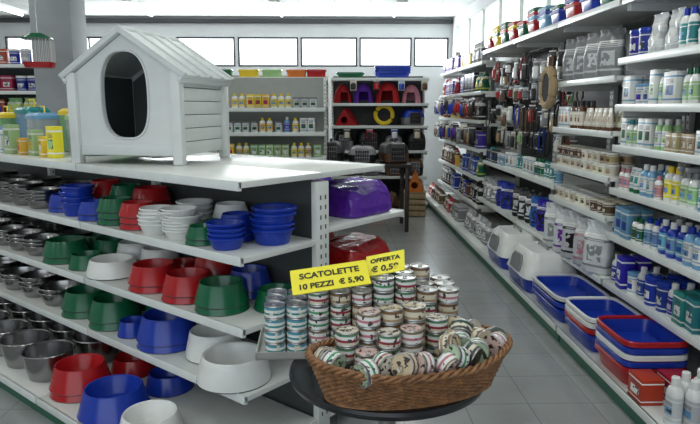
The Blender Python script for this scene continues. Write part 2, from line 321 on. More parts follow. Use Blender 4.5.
# ---------------------------------------------------------------- shelving builder
def board(length,depth):
    return cm(('bd',round(length,3),round(depth,3)),lambda:B().box(0,0,-.028,length,depth,0,.002).box(0,0,-.04,length,.012,0,.002).done('shelf_board',shelfM))
def rail(length):
    return cm(('rl',round(length,3)),lambda:B().box(.004,-.006,-.04,length-.004,0,.003,.0015).done('price_rail',railM))
def wallunit(loc,rz,length,depth,levels,height,base=.2,label='',peg=False,group=None,basez=.12,pm=None):
    e=O('shelving_unit',None,loc,rz,label=label,cat='shelving unit',group=group)
    O('back_panel',B().box(.002,depth,0.02,length-.002,depth+.02,height,.002).done('back_panel',pm or (pegM if peg else panelM)),parent=e)
    for x in(.018,length-.018):
        b=B(); b.box(-.016,depth-.035,0.0,.016,depth+.0,height,.002)
        z=.2
        while z<height-.05: b.box(-.004,depth-.037,z,.004,depth-.034,z+.02,0,1); z+=.05
        O('upright',b.done('upright',shelfM,slotM),(x,0,0),parent=e)
    for z,d in levels:
        s=O('shelf',board(length-.008,d),(.004,depth-.036-d,z),parent=e); O('price_rail',rail(length-.008),parent=s)
        for x in(.004,length-.016): O('shelf_bracket',cm(('sb',d),lambda:B().box(0,.05,-.07,.004,d,-.028).done('bracket',shelfM)),(x,0,0),parent=s)
    s=O('base_shelf',board(length-.008,depth+base-.036),(.004,-base,basez),parent=e); O('price_rail',rail(length-.008),parent=s)
    O('kickplate',B().box(.004,-base+.02,0,length-.004,-base+.035,basez-.028).done('kick',kickM),parent=e)
    c,s_=math.cos(rz),math.sin(rz)
    def W(x,y,z): return (loc[0]+c*x-s_*y,loc[1]+s_*x+c*y,z)
    return W
def fill(W,rz,x0,x1,yf,z,specs,where,group,rows=1,gap=.006,run=(1,3),turn=0):
    x=x0
    while x<x1:
        sp=random.choice(specs); fn,w,dp,kw=sp; n=random.randint(*run)
        for i in range(n):
            if x+w>x1: break
            for r in range(rows):
                fn(W(x+w/2,yf+dp/2+r*(dp+.01)+random.uniform(0,.018),z),rz+turn+random.uniform(-.12,.12),where=where,group=group,**kw)
            x+=w+gap
        x+=random.uniform(.004,.02)
        if x+min(q[1] for q in specs)>x1: break
bo=lambda c,cap,h,r,acc='green':(bottle,2*r+.004,2*r,dict(c=c,cap=cap,h=h,r=r,acc=acc))
sy=lambda c,cap,h,r,acc='green':(spray,2*r+.004,2*r,dict(c=c,cap=cap,h=h,r=r,acc=acc))
tb_=lambda c,cap,h,r,acc='green':(tube_,2.15*r,2*r,dict(c=c,cap=cap,h=h,r=r,acc=acc))
ca=lambda c,w,d,h,acc:(carton,w,d,dict(c=c,w=w,d=d,h=h,acc=acc))
po=lambda c,w,d,h,acc:(pouch,w+.01,d+.02,dict(c=c,w=w,d=d,h=h,acc=acc))
tu=lambda c,l,r,h,acc='white':(tub,2.15*r,2.15*r,dict(c=c,lid=l,r=r,h=h,acc=acc))
XF=1.75; DEP=.5; RZ=R(-90)
W1=wallunit((XF,3.9,0),RZ,1.4,DEP,[(2.21,.46)]+[(z,.46) for z in [1.85,1.57,1.32,1.05,.76,.44]],2.5,.28,'white wall shelving bay packed with pet care bottles')
yo=.012
wh=' on wall shelf'
fill(W1,RZ,.05,1.35,yo,1.85,[ca('white',.13,.1,.2,'blue'),ca('cream',.1,.08,.17,'brown'),ca('light blue',.16,.09,.22,'white'),tu('blue','blue',.05,.16,'white'),po('silver',.14,.07,.22,'white'),ca('grey',.1,.08,.15,'black'),bo('white','blue',.2,.03,'teal')],wh,'products on upper near shelf',2,run=(1,2))
fill(W1,RZ,.05,1.35,yo,1.57,[ca('blue',.09,.07,.15,'white'),ca('white',.12,.07,.17,'light blue'),bo('white','green',.18,.032,'light green'),tu('white','light blue',.04,.12,'blue'),ca('white',.06,.05,.19,'light green'),tb_('white','grey',.16,.03,'light blue'),ca('light blue',.1,.06,.13,'white'),bo('grey','white',.14,.024,'cream')],wh,'products on second near shelf',2,run=(1,2))
fill(W1,RZ,.05,1.35,yo,1.32,[ca('light green',.09,.06,.16,'white'),bo('white','teal',.16,.03,'light green'),ca('white',.07,.05,.17,'green'),ca('white',.11,.06,.12,'teal'),tb_('cream','green',.14,.028,'light green'),ca('light blue',.08,.06,.13,'green'),bo('light green','white',.17,.026,'white'),ca('tan',.06,.05,.1,'cream')],wh,'products on third near shelf',2,run=(1,2))
fill(W1,RZ,.05,1.35,yo,1.05,[sy('white','grey',.21,.034,'light green'),bo('light blue','white',.18,.032,'white'),bo('white','yellow',.19,.033,'yellow'),bo('light green','green',.18,.034,'white'),sy('light green','white',.2,.032,'green'),tb_('white','green',.15,.03,'teal'),ca('white',.08,.06,.15,'light green'),bo('white','pink',.13,.026,'pink')],wh,'bottles on fourth near shelf',2,run=(1,2))
fill(W1,RZ,.05,1.35,yo,.76,[bo('light blue','blue',.2,.036,'white'),bo('white','blue',.17,.03,'light blue'),sy('white','light blue',.22,.036,'light blue'),bo('blue','white',.19,.034,'light blue'),bo('white','green',.15,.027,'green'),ca('light blue',.1,.07,.18,'blue'),ca('white',.07,.07,.2,'light blue')],wh,'bottles on fifth near shelf',2,run=(1,2))
fill(W1,RZ,.05,1.35,yo,.44,[tu('blue','blue',.05,.17),tu('white','light blue',.045,.13,'blue'),bo('silver','white',.19,.036,'blue'),ca('teal',.1,.08,.17,'white'),bo('white','white',.2,.04,'light blue'),ca('blue',.09,.08,.2,'white')],wh,'tubs on lowest near shelf',2,run=(1,2))
W2=wallunit((XF,5.0,0),RZ,1.08,DEP,[(2.21,.46),(1.75,.46),(1.40,.46),(1.11,.46),(.85,.46),(.44,.46)],2.5,.28,'white wall shelving bay with bags and small jars')
fill(W2,RZ,.08,1.04,.03,1.75,[po('silver',.18,.09,.3,'pink'),po('grey',.18,.09,.32,'silver'),po('cream',.17,.09,.27,'purple'),po('silver',.17,.09,.33,'black')],wh,'bags on upper second bay shelf',1,turn=R(42))
fill(W2,RZ,.04,1.04,yo,1.40,[bo('white','grey',.16,.03,'silver'),bo('cream','white',.15,.03,'tan'),ca('white',.08,.06,.16,'orange'),bo('brown','black',.2,.03,'cream'),tb_('cream','brown',.15,.03,'tan'),ca('silver',.07,.06,.14,'blue')],wh,'bottles in second bay',2)
def potfill(z,h): fill(W2,RZ,.04,1.04,yo,z,[tu('tan','white',.042,h,'brown'),tu('cream','white',.042,h,'tan'),tu('brown','cream',.042,h,'cream')],wh,'small round pots in second bay',2,run=(3,5))
potfill(1.11,.075); potfill(1.11+.076,.075); potfill(.85,.085)
for i,x in enumerate((.13,.33,.53,.73,.93)):
    pouch(W2(x,.035+.01*(i%2),.44),RZ+R(50-4*i),'silver',.20,.11,.36-.02*(i%2),' standing on wall shelf','silver bags in second bay',['grey','purple','black','pink','grey'][i])
top=' on top shelf'
def tops(W,L,z,y=.16,cols=None,s=.30):
    x=.19; i=0
    while x<L-.1:
        n=random.choice((2,3,4)); c=cols[i%len(cols)]
        for k in range(n): basin(W(x,y,z+k*.035),RZ+R(90),c if k%2==0 else cols[(i+k)%len(cols)],s,.27,.11,top,'plastic basins on top shelves',name='plastic_basin',cat='basin')
        x+=.31; i+=1
tops(W1,1.4,2.21,cols=['blue','light green','red'])
tops(W2,1.08,2.21,cols=['red','blue','green'])
for yy,LEN in((6.25,1.25),(7.5,1.25)):
    W3=wallunit((XF,yy,0),RZ,LEN,DEP,[(2.21,.46),(.93,.42),(.48,.46)],2.5,.28,'wall shelving bay with dark peg panel and hanging accessories',peg=True)
    tops(W3,LEN,2.21,cols=['green','red','light blue','blue'] if yy<7 else ['red','yellow','green'])
    fill(W3,RZ,.04,LEN-.04,.06,.93,[ca('teal',.08,.06,.17,'white'),ca('white',.1,.06,.16,'grey'),bo('white','green',.17,.03,'green'),tu('light blue','white',.04,.12),ca('black',.09,.06,.15,'blue'),tb_('teal','white',.16,.03,'white')],wh,'products in hanging goods bay')
    fill(W3,RZ,.08,LEN-.04,.03,.48,[po('blue',.17,.1,.28,'black'),po('grey',.18,.1,.26,'white'),po('cream',.16,.1,.3,'green'),po('black',.17,.1,.3,'silver'),po('silver',.18,.1,.29,'blue')],wh,'bags in hanging goods bay',turn=R(35))
    if yy>7: fill(W3,RZ,.1,LEN-.04,-.20,.12,[po('grey',.2,.13,.25,'white'),po('silver',.2,.13,.24,'black'),ca('white',.2,.16,.22,'grey')],' on base shelf','bags on base shelf')
    for r,z in enumerate((2.02,1.79,1.56,1.33)):
        x=.07
        while x<LEN-.06:
            c=random.choice(['black','black','brown','grey','tan','grey','black','light green','white','red'])
            yy2=[.12,.24,.1,.2][r]+random.uniform(-.05,.08); zz=z+random.uniform(-.04,.04)
            if random.random()<.35: leash(W3(x,yy2,zz),RZ+R(30),random.choice(['blue','red','black','brown','black']),.22,'','leashes on peg panel')
            else: hung(W3(x,yy2,zz),RZ+R(25)+random.uniform(-.2,.2),c,random.choice(['white','cream','grey','black','black']),.08,random.choice((.14,.18,.2)),'','accessories on peg panel')
            x+=.10
ring=B().tube([(.0,.12*math.cos(a),.14*math.sin(a)) for a in [2*math.pi*i/32 for i in range(32)]],.035,10,True).done('ring',mat('wicker_tan',PAL['tan'],.8,bump=.6,bs=50))
rg=O('round_pet_bed',ring,(1.72,5.06,1.71),label='tan rimmed oval pet bed with black cushion',cat='pet bed')
O('cushion',B().lathe([(.11,-.02),(.12,0),(.11,.02)],28,sy=1.2).done('c',darkM),(0,0,0),parent=rg,rot=(R(90),0,R(90)))
for yy in(9.0,10.5):
    W4=wallunit((XF,yy,0),RZ,1.48,DEP,[(2.1,.46),(1.75,.46),(1.4,.46),(1.05,.46),(.7,.46),(.35,.46)],2.3,.28,'far wall shelving bay with mixed pet goods',peg=True)
    for z in(2.1,1.75,1.4,1.05,.7,.35):
        fill(W4,RZ,.06,1.42,.02,z,random.sample([ca('brown',.14,.1,.2,'red'),ca('yellow',.15,.1,.16,'red'),po('black',.18,.1,.28,'white'),po('green',.17,.1,.24,'yellow'),ca('blue',.14,.1,.22,'white'),tu('grey','black',.06,.17),po('brown',.18,.1,.28,'cream'),ca('purple',.14,.1,.2,'white'),po('red',.18,.1,.26,'black'),ca('black',.18,.1,.25,'grey'),po('grey',.2,.1,.27,'black')],5),' on far wall shelf','goods in far wall bays')
    fill(W4,RZ,.08,1.4,-.2,.12,[po('red',.22,.14,.2,'white'),po('brown',.24,.14,.2,'cream'),ca('grey',.2,.16,.18,'white')],' on far base shelf','goods on far base shelf')
    for r in range(2):
        for k in range(9):
            hung(W4(.1+k*.155,-.06,[1.7,1.33][r]+random.uniform(-.03,.03)),RZ+R(20)+random.uniform(-.3,.3),random.choice(['black','brown','red','grey','blue','tan','purple']),random.choice(['black','grey','cream']),.11,.24,'','packets along far bays')
def stack(x,y,cols,dz=.05,w=.54,d=.38,h=.14,rz=R(90),rims=None,g='stacked litter trays'):
    for i,c in enumerate(cols): basin((x,y,.12+.001+i*dz),rz,c,w,d,h,' on base shelf',g,rim=(rims[i] if rims else c))
stack(1.65,3.17,['red','blue','red','blue','blue'],.036,rims=['red','blue','white','blue','red'],w=.42,d=.34,h=.11)
stack(1.65,3.64,['blue','red','blue','blue'],.036,rims=['blue','red','white','white'],w=.44,d=.34,h=.11)
stack(1.66,4.22,['blue','blue','blue'],.045,rims=['blue','blue','silver'],w=.62,d=.37,h=.10)
for y,n in((4.90,0),(5.62,1)):
    e=O('hooded_litter_box',None,(1.69,y,.12),RZ,label='pale grey hooded litter box with blue base and swing door',cat='litter box',group='hooded litter boxes')
    e.scale=(1.42,1.14,1.14)
    O('base_tray',cm('hb',lambda:B().loft([(0,.38,.34),(.01,.4,.36),(.09,.43,.39),(.1,.45,.41)],6,32).done('bt',P('blue'))),parent=e)
    O('hood',cm('hh',lambda:B().loft([(.101,.44,.40),(.12,.43,.39),(.24,.37,.32),(.275,.31,.26)],6,32).done('hd',P('white' if n==0 else 'silver'))),parent=e)
    O('swing_door',cm('hd',lambda:B().loft([(.125,.19,.02,0,-.196),(.2,.18,.02,0,-.182),(.235,.12,.02,0,-.172)],4,20).done('dr',P('grey'))),parent=e)
    O('carry_handle',cm('hc',lambda:B().tube([(-.08,0,.27),(-.07,0,.295),(.07,0,.295),(.08,0,.27)],.01).done('hn',P('grey'))),parent=e)
for i,(x,y) in enumerate([(1.60,2.56),(1.68,2.59),(1.61,2.65),(1.70,2.68),(1.76,2.60),(1.78,2.70),(1.535,2.60)]):
    bottle((x,y,.12),R(-80),'white','white',.235,.038,' on base shelf','white bottles on base shelf','silver')
carton((1.535,2.855,.12),RZ,'red',.14,.11,.13,' on base shelf','red cartons on base shelf','white')
carton((1.69,2.86,.12),RZ,'red',.13,.13,.13,' on base shelf','red cartons on base shelf','white')
# ---------------------------------------------------------------- gondola
GS=.9; GZ=.155
i0=len(ALL)
LXg,LYg=-.7604,.6494
EXg,EYg=.6494,.7604
GA=math.atan2(-LYg,-LXg)
CXG,CYG=-.41*GS,2.66*GS
def GW(l,e,z): return (CXG+GS*(LXg*l+EXg*e),CYG+GS*(LYg*l+EYg*e),GZ+GS*z)
gond=O('gondola_shelf',None,(CXG,CYG,GZ),GA,label='double-sided white metal gondola shelf displaying pet bowls',cat='gondola shelf')
ZT=[1.235,.90,.57,.25]; ZR=[1.235,.95,.62,.30]; ML=1.4; HD=.52; BZ=-.06; FL=-GZ/GS
for m in range(3):
    xa=-(m+1)*ML
    O('spine_panel',B().box(xa+.045,HD-.005,BZ-.02,xa+ML-.045,HD+.03,1.19).done('sp',panelM),parent=gond)
    for k in range(4):
        for side in(0,1):
            z=ZT[k] if side==0 else ZR[k]
            dd=HD-.02 if z<1.2 else HD+.011
            ext=.20 if (side==1 and z<1.2) else 0
            s=O('shelf',board(ML-.004,dd+ext),((xa+.002,0,z) if side==0 else (xa+ML-.002,2*HD+.025+ext,z)),0 if side==0 else math.pi,parent=gond)
            O('price_rail',rail(ML-.004),parent=s)
    for side in(0,1):
        s=O('base_shelf',board(ML-.004,HD+.30),((xa+.002,-.33,BZ) if side==0 else (xa+ML-.002,2*HD+.355,BZ)),0 if side==0 else math.pi,parent=gond); O('price_rail',rail(ML-.004),parent=s)
        O('kickplate',B().box(xa,-.31 if side==0 else 2*HD+.315,FL,xa+ML,-.295 if side==0 else 2*HD+.33,BZ-.028).done('kp',kickM),parent=gond)
for m in range(4):
    b=B(); b.box(-.04,-.045,FL,.0,.045,1.19,.004)
    z=-.05
    while z<1.15:
        b.box(-.001,-.022,z,.0015,-.014,z+.022,0,1).box(-.001,.014,z,.0015,.022,z+.022,0,1); z+=.05
    O('upright',b.done('up',shelfM,slotM),(-m*ML+(.004 if m==0 else .02),HD+.0125,0),parent=gond)
def bowl_mesh(c,r,h,style):
    m=steelM if style=='steel' else P(c)
    if style=='flare': pr=[(r*.97,0),(r,.004),(r*.98,.012),(r*.80,h-.008),(r*.775,h),(r*.74,h-.003),(r*.66,h*.55),(r*.58,h*.32),(r*.2,h*.28)]
    elif style=='round': pr=[(r*.9,0),(r*1.0,.006),(r*.98,h*.3),(r*.88,h*.8),(r*.85,h*.95),(r*.81,h),(r*.76,h*.96),(r*.66,h*.5),(r*.5,h*.25),(r*.2,h*.2)]
    elif style=='cup': pr=[(r*.7,0),(r*.74,.003),(r*.92,h*.8),(r*1.0,h*.86),(r*1.0,h*.96),(r*.96,h),(r*.88,h*.94),(r*.7,h*.2),(r*.2,h*.17)]
    else: pr=[(r*.72,0),(r*.76,.003),(r*.90,h*.55),(r*.93,h*.92),(r*1.02,h*.97),(r*1.0,h),(r*.93,h*.97),(r*.86,h*.5),(r*.68,.012),(r*.2,.01)]
    return cm(('bowl',c,r,h,style),lambda:B().lathe(pr,36,cap0=True).done('bowl',m))
def bowls(l,e,z,c,r,h,style,n=1,dz=.03,shelf='shelf'):
    for i in range(n):
        nm={'flare':'pet_bowl','round':'pet_bowl','cup':'feeding_cup','steel':'steel_bowl'}[style]
        o=O(nm,bowl_mesh(c,r,h,style),GW(l+random.uniform(-.005,.005)*i,e,z+i*dz),random.uniform(0,6),
          label=('%s plastic pet bowl with flared base'%c if style in('flare','round') else '%s plastic bowl with flat rim'%c if style=='cup' else 'stainless steel pet bowl')+(' in a stack of %d'%n if n>1 else ' standing alone'),cat='pet bowl',group='bowls on the %s'%shelf)
        if style in('flare','round'):
            O('rubber_foot',cm(('rf',r),lambda:B().lathe([(r*.93,-.0005),(r*.985,.0),(r*1.005,.004),(r*.98,.0055)],36,cap0=False,cap1=False).done('rf',mat('rubber_foot',(.06,.06,.065),.8))),parent=o)
g='upper gondola shelf'; z=.90
for a in [(.13,.31,'blue',.11,.08,'cup',5,.026),(.32,.25,'blue',.09,.07,'flare',3,.032),(.21,.09,'blue',.09,.06,'cup',4,.022),(.52,.38,'white',.10,.08,'flare',3,.035),(.39,.09,'green',.085,.06,'flare',2,.028),
 (.575,.10,'white',.095,.05,'cup',8,.015),(.73,.30,'white',.10,.07,'cup',4,.028),(.485,.225,'green',.055,.06,'flare',2,.026),(.78,.09,'white',.09,.06,'cup',5,.02),(.985,.12,'red',.105,.075,'flare',3,.034),(1.21,.12,'green',.11,.075,'flare',3,.036),(1.22,.36,'red',.12,.08,'flare',4,.034),(1.45,.34,'green',.11,.08,'flare',4,.034),
 (1.43,.11,'blue',.10,.075,'flare',2,.035),(1.64,.11,'blue',.10,.09,'cup',4,.032),(1.70,.34,'red',.11,.09,'flare',4,.034),(1.86,.14,'blue',.10,.08,'flare',2,.03)]:
    bowls(a[0],a[1],z,*a[2:],shelf=g)
for l in(2.10,2.34,2.58,2.82,3.06,3.30):
    for e in(.12,.36): bowls(l,e,z,'steel',.112,.06,'steel',random.choice((3,4,5)),.022,shelf=g)
g='middle gondola shelf'; z=.57
for a in [(.12,.32,'green',.115,.10,'flare',1,.03),(.32,.14,'green',.135,.105,'flare',2,.035),(.40,.39,'blue',.12,.10,'flare',2,.04),(.60,.14,'red',.135,.10,'flare',2,.038),(.70,.39,'red',.12,.10,'flare',3,.035),(.90,.14,'red',.14,.10,'flare',2,.038),(1.22,.39,'white',.12,.10,'round',2,.04),
  (1.33,.14,'white',.15,.10,'round',1,.03),(.98,.39,'red',.10,.09,'flare',1,.035),(1.48,.39,'white',.12,.10,'round',2,.04),(1.76,.38,'green',.12,.09,'flare',2,.035),(1.61,.13,'green',.11,.09,'flare',1,.035),(1.90,.15,'green',.15,.10,'flare',2,.04),(2.02,.42,'green',.10,.08,'flare',2,.03)]:
    bowls(a[0],a[1],z,*a[2:],shelf=g)
for l in(2.20,2.46,2.72,2.98,3.24):
    for e in(.13,.385): bowls(l,e,z,'steel',.12,.07,'steel',random.choice((3,4,5)),.024,shelf=g)
g='lower gondola shelf'; z=.25
for a in [(.20,.10,'white',.18,.13,'round',1,.03),(.51,.235,'white',.155,.14,'round',1,.03),(.84,.17,'blue',.17,.135,'flare',2,.04),(1.16,.38,'green',.14,.11,'flare',2,.04),(1.12,.12,'blue',.085,.09,'flare',1,.04),(1.37,.16,'green',.155,.12,'flare',2,.045),(1.71,.16,'green',.155,.11,'flare',2,.045),(1.54,.42,'green',.10,.1,'flare',3,.04)]:
    bowls(a[0],a[1],z,*a[2:],shelf=g)
for l in(2.04,2.34,2.64,2.94,3.24):
    for e in(.15,.41): bowls(l,e,z,'steel',.13,.09,'steel',random.choice((2,3)),.03,shelf=g)
g='gondola base shelf'; z=BZ
for a in [(.55,-.15,'white',.16,.12,'round',1,.03),(.92,-.13,'blue',.19,.14,'flare',1,.035),(.93,.22,'blue',.14,.1,'flare',1,.03),(1.29,-.12,'red',.17,.13,'flare',2,.04),(1.30,.22,'red',.14,.1,'flare',1,.035)]:
    bowls(a[0],a[1],z,*a[2:],shelf=g)
for l in(1.64,1.95,2.26,2.57,2.88):
    for e in(-.14,.18): bowls(l,e,z,'steel',.15,.17,'steel',1,.04,shelf=g)
def softbag(loc,rz,c,w,d,h,label):
    b=B(); b.loft([(0,w*.94,d*.9),(.015,w,d),(h*.3,w*1.0,d),(h*.55,w*.97,d*.93),(h*.8,w*.9,d*.84),(h,w*.78,d*.6)],6,40)
    for v in b.bm.verts:
        f=v.co.z/h
        v.co.z+=.02*math.sin(v.co.x*33+v.co.y*41)*f; v.co.y+=.012*math.sin(v.co.x*57+v.co.z*70)*f; v.co.x+=.012*math.sin(v.co.y*60+v.co.z*55)*f
    return O('pet_cushion',b.done('cb',mat(c+'_satin',PAL[c],.25,bump=.8,bs=20),ang=.2),loc,rz,label=label,cat='pet cushion')
softbag(GW(.20,1.02,.95),GA+R(90),'purple',.40,.34,.17,'shiny purple wrapped pet cushion on white gondola shelf')
softbag(GW(.62,1.0,.95),GA+R(90),'purple',.42,.34,.19,'shiny purple wrapped pet cushion farther along the shelf')
softbag(GW(.20,1.02,.62),GA+R(90),'red',.40,.34,.16,'dark red wrapped pet cushion on lower white shelf')
softbag(GW(.62,1.0,.62),GA+R(90),'red',.42,.34,.24,'dark red wrapped pet cushion farther along lower shelf')
tp=' on top of gondola'
def gtank(l,e,body,lid,s):
    en=O('clear_tank',None,GW(l,e,1.236),GA+random.uniform(-.2,.2),label='small clear plastic pet tank with %s lid'%lid,cat='plastic tank',group='clear tanks on top of gondola')
    en.scale=(.95,.95,s)
    O('tank_body',cm(('tk',body),lambda:B().loft([(0,.24,.16),(.005,.26,.18),(.18,.3,.2),(.18,.29,.19),(.01,.25,.17)],6,28).done('tk',mat('clear_plastic_'+body,{'clear':(.75,.82,.85),'green':(.45,.75,.4),'blue':(.35,.6,.85)}[body],.15,trans=.6))),parent=en)
    O('tank_lid',cm(('tkl',lid),lambda:B().loft([(.181,.31,.21),(.20,.31,.21),(.215,.25,.15)],6,28).done('tkl',P(lid))),parent=en)
    O('tank_handle',cm('tkh',lambda:B().tube([(-.07,0,.21),(-.06,0,.25),(.06,0,.25),(.07,0,.21)],.006).done('tkh',P('yellow'))),parent=en)
for a in [(1.98,.40,'clear','light green',1.3),(2.33,.52,'green','yellow',1.45),(2.68,.42,'clear','light blue',1.3),(3.02,.5,'blue','teal',1.5),(2.2,.82,'green','teal',1.4),(2.6,.82,'clear','light green',1.5),(3.0,.82,'clear','teal',1.4),(3.38,.45,'green','yellow',1.3)]: gtank(*a)
for l,e,c,w_,d_,h_,a in((1.93,.14,'yellow',.10,.06,.20,'light green'),(2.08,.15,'yellow',.12,.07,.13,'white'),(2.24,.16,'light green',.12,.07,.17,'yellow'),(2.4,.15,'yellow',.13,.07,.11,'orange'),(2.56,.14,'light green',.10,.07,.2,'white'),(2.72,.15,'white',.12,.08,.15,'light blue'),(2.9,.18,'light blue',.12,.08,.18,'yellow'),(3.08,.2,'light green',.13,.08,.14,'white')):
    carton(GW(l,e,1.236),GA+random.uniform(-.3,.3),c,w_,d_,h_,tp,'small packages on top of gondola',a)
# ---------------------------------------------------------------- dog house
HM=mat('dog_house_plastic',(.72,.75,.74),.4,var=.03); HM2=mat('dog_house_roof_plastic',(.66,.70,.70),.42,var=.03)
HMi=mat('dog_house_inner_shade',(.10,.12,.12),.7,var=.03)  # dark tone that paints the shade seen through the doorway
SX,SY=.235,.972
hr=math.atan2(-SX,SY)
HW,DP,WH,AP=.318,.61,.50,.715
fx,fy=(-.862-SY*HW)*GS,(3.47+SX*HW)*GS
dh=O('dog_house',None,(fx,fy,GZ+GS*1.236),hr,label='white plastic dog house with gabled roof and arched doorway',cat='dog house')
cz=.385; ow,ohh=.140,.235; n=48
outer=[(-HW,.05),(HW,.05),(HW,WH),(0,AP),(-HW,WH)]
def ray(a):
    dx,dz=math.cos(a),math.sin(a); best=1e9
    for i in range(5):
        (x1,z1),(x2,z2)=outer[i],outer[(i+1)%5]; ex,ez=x2-x1,z2-z1; den=dx*ez-dz*ex
        if abs(den)<1e-9: continue
        t=((x1)*ez-(z1-cz)*ex)/den; u=((x1)*dz-(z1-cz)*dx)/den
        if t>0 and -1e-6<=u<=1+1e-6: best=min(best,t)
    return (dx*best,cz+dz*best)
angs=sorted([2*math.pi*i/n for i in range(n)]+[math.atan2(z-cz,x)%(2*math.pi) for x,z in outer])
inn=[]
for a in angs:
    ca_,sa_=math.cos(a),math.sin(a); p=3.0 if sa_<0 else 2.6
    inn.append((ow*math.copysign(abs(ca_)**(2/p),ca_),cz+ohh*math.copysign(abs(sa_)**(2/p),sa_)))
out=[ray(a) for a in angs]
b=B().rings([[(x,.0,z) for x,z in inn],[(x,0,z) for x,z in out],[(x,.025,z) for x,z in out],[(x,.025,z) for x,z in inn],[(x,0,z) for x,z in inn]],cap0=False,cap1=False)
O('front_wall',b.done('fw',HM),parent=dh)
sc=lambda s:[(x*s,cz+(z-cz)*(1+(s-1)*.5)) for x,z in inn]
b=B().rings([[(x,-.001,z) for x,z in sc(1.0)],[(x,-.01,z) for x,z in sc(1.02)],[(x,-.01,z) for x,z in sc(1.08)],[(x,-.001,z) for x,z in sc(1.10)]],cap0=False,cap1=False)
O('doorway_trim',b.done('dt',HM2),parent=dh)
O('back_wall',B().poly_prism([(-HW,.05),(HW,.05),(HW,WH),(0,AP),(-HW,WH)],DP-.025,DP).done('bw',HM),parent=dh)
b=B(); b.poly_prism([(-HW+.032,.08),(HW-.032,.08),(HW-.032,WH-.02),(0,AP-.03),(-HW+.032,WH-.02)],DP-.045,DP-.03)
O('inner_back_shade',b.done('il',HMi),parent=dh)  # added dark sheet standing in for shade at the back, no real lining
for sx in(-1,1): O('inner_side_shade',B().box(min(sx*(HW-.03),sx*(HW-.022)),.03,.08,max(sx*(HW-.03),sx*(HW-.022)),DP-.05,WH,.001).done('il',HMi),parent=dh)  # added dark sheets that darken the doorway from the sides
for sx in(-1,1):
    b=B(); z=.05; xo=HW*sx
    while z<WH-.01:
        z2=min(z+.076,WH); b.box(min(xo,xo-.02*sx),.03,z,max(xo,xo-.02*sx),DP-.03,z2-.004,.003); z=z2
    O('side_wall',b.done('sw',HM),parent=dh)
O('floor_panel',B().box(-HW+.02,.026,.05,HW-.02,DP-.026,.075).done('fp',HMi),parent=dh)  # real floor, interior shade painted into its colour
for x in(-HW,HW):
    for y in(0,DP):
        O('corner_post',cm('cp',lambda:B().box(-.028,-.028,0,.028,.028,.51,.006).done('cp',HM)),(x,y,0),parent=dh)
O('base_sill',B().box(-HW+.03,-.012,.05,HW-.03,.0,.11,.004).done('bs',HM2),parent=dh)
for sx in(-1,1):
    b=B(); ov=.06; sl=math.atan2(AP-WH,HW); L_=math.hypot(HW,AP-WH)+ov; f0=-.035; f1=DP+.035
    b.box(0,f0,0,L_,f1,.022,.004)
    for k in range(5): y=f0+k*(f1-f0-.03)/4; b.box(0,y,.02,L_+.003,y+.03,.034,.004)
    b.box(L_-.02,f0,-.03,L_,f1,0,.003)
    me=b.done('rf',HM2)
    if sx==1: rot=(0,sl,0)
    else:
        for v in me.vertices: v.co.x*=-1
        me.flip_normals(); rot=(0,-sl,0)
    O('roof_panel',me,(0,0,AP+.006),parent=dh,rot=rot)
O('ridge_cap',B().tube([(0,-.035,AP+.024),(0,DP/2,AP+.024),(0,DP+.035,AP+.024)],.02,8).done('rc',HM2),parent=dh)
for o in ALL[i0:]:
    if o.parent is None: o.scale=[v*GS for v in o.scale]
# ---------------------------------------------------------------- table, basket, cans
TX,TY,TZ=.175,2.0,.68
tb=O('round_table',None,(TX,TY,0),label='round black pedestal display table',cat='table')
O('table_top',B().lathe([(.31,TZ-.03),(.33,TZ-.027),(.335,TZ-.012),(.33,TZ-.002),(.32,TZ)],56).done('tt',mat('black_laminate',(.010,.011,.014),.25)),parent=tb)
O('pedestal',B().lathe([(.05,.03),(.032,.06),(.032,TZ-.05),(.09,TZ-.03)],24).done('pd',steelM),parent=tb)
O('foot',B().lathe([(.24,0),(.24,.012),(.08,.035),(.05,.04)],40).done('ft',blackM),parent=tb)
WK=mat('wicker_brown',(.27,.125,.05),.45,var=.4,vs=40,bump=.5,bs=150)
BX,BY,BR=.235,1.835,R(15)
bk=O('wicker_basket',None,(BX,BY,TZ+.001),BR,label='oval brown wicker basket of loose pet food cans',cat='basket')
a0,b0,a1,b1,hb=.275,.135,.325,.185,.102
Ns=84
def el(s,t,off=0):
    a=2*math.pi*s/Ns; A=a0+(a1-a0)*t+off; Bq=b0+(b1-b0)*t+off
    lift=.04*max(0,abs(math.cos(a))-.4)*t
    return (A*math.cos(a),Bq*math.sin(a),.008+hb*t+lift)
b=B(); rows=17
for j in range(rows):
    t=j/(rows-1)*.96
    b.tube([el(i/4,t,.003*math.cos(math.pi*(i/4)+math.pi*j)) for i in range(Ns*4)],.0035,5,True)
O('woven_side',b.done('ws',WK,ang=1.2),parent=bk)
b=B()
for s in range(Ns): b.tube([el(s,0,0),el(s,.5,0),el(s,1.0,0)],.0027,5)
O('stakes',b.done('st',WK),parent=bk)
b=B()
for ph in range(3):
    pts=[]
    for i in range(Ns*6):
        s=i/6; x,y,z=el(s,1.0,0); a=2*math.pi*s/Ns; th=2*math.pi*(s/4)+ph*2*math.pi/3
        r=.007*math.cos(th); pts.append((x+r*math.cos(a),y+r*math.sin(a),z+.005+.007*math.sin(th)))
    b.tube(pts,.006,6,True)
O('braided_rim',b.done('br',WK,ang=1.2),parent=bk)
b=B().rings([[((a0+.004)*math.cos(q),(b0+.004)*math.sin(q),zz) for q in [2*math.pi*k/48 for k in range(48)]] for zz in(0,.010)])
O('basket_base',b.done('bb',WK),parent=bk)
keys=['brown','green','maroon','dark','pink','brown','green']
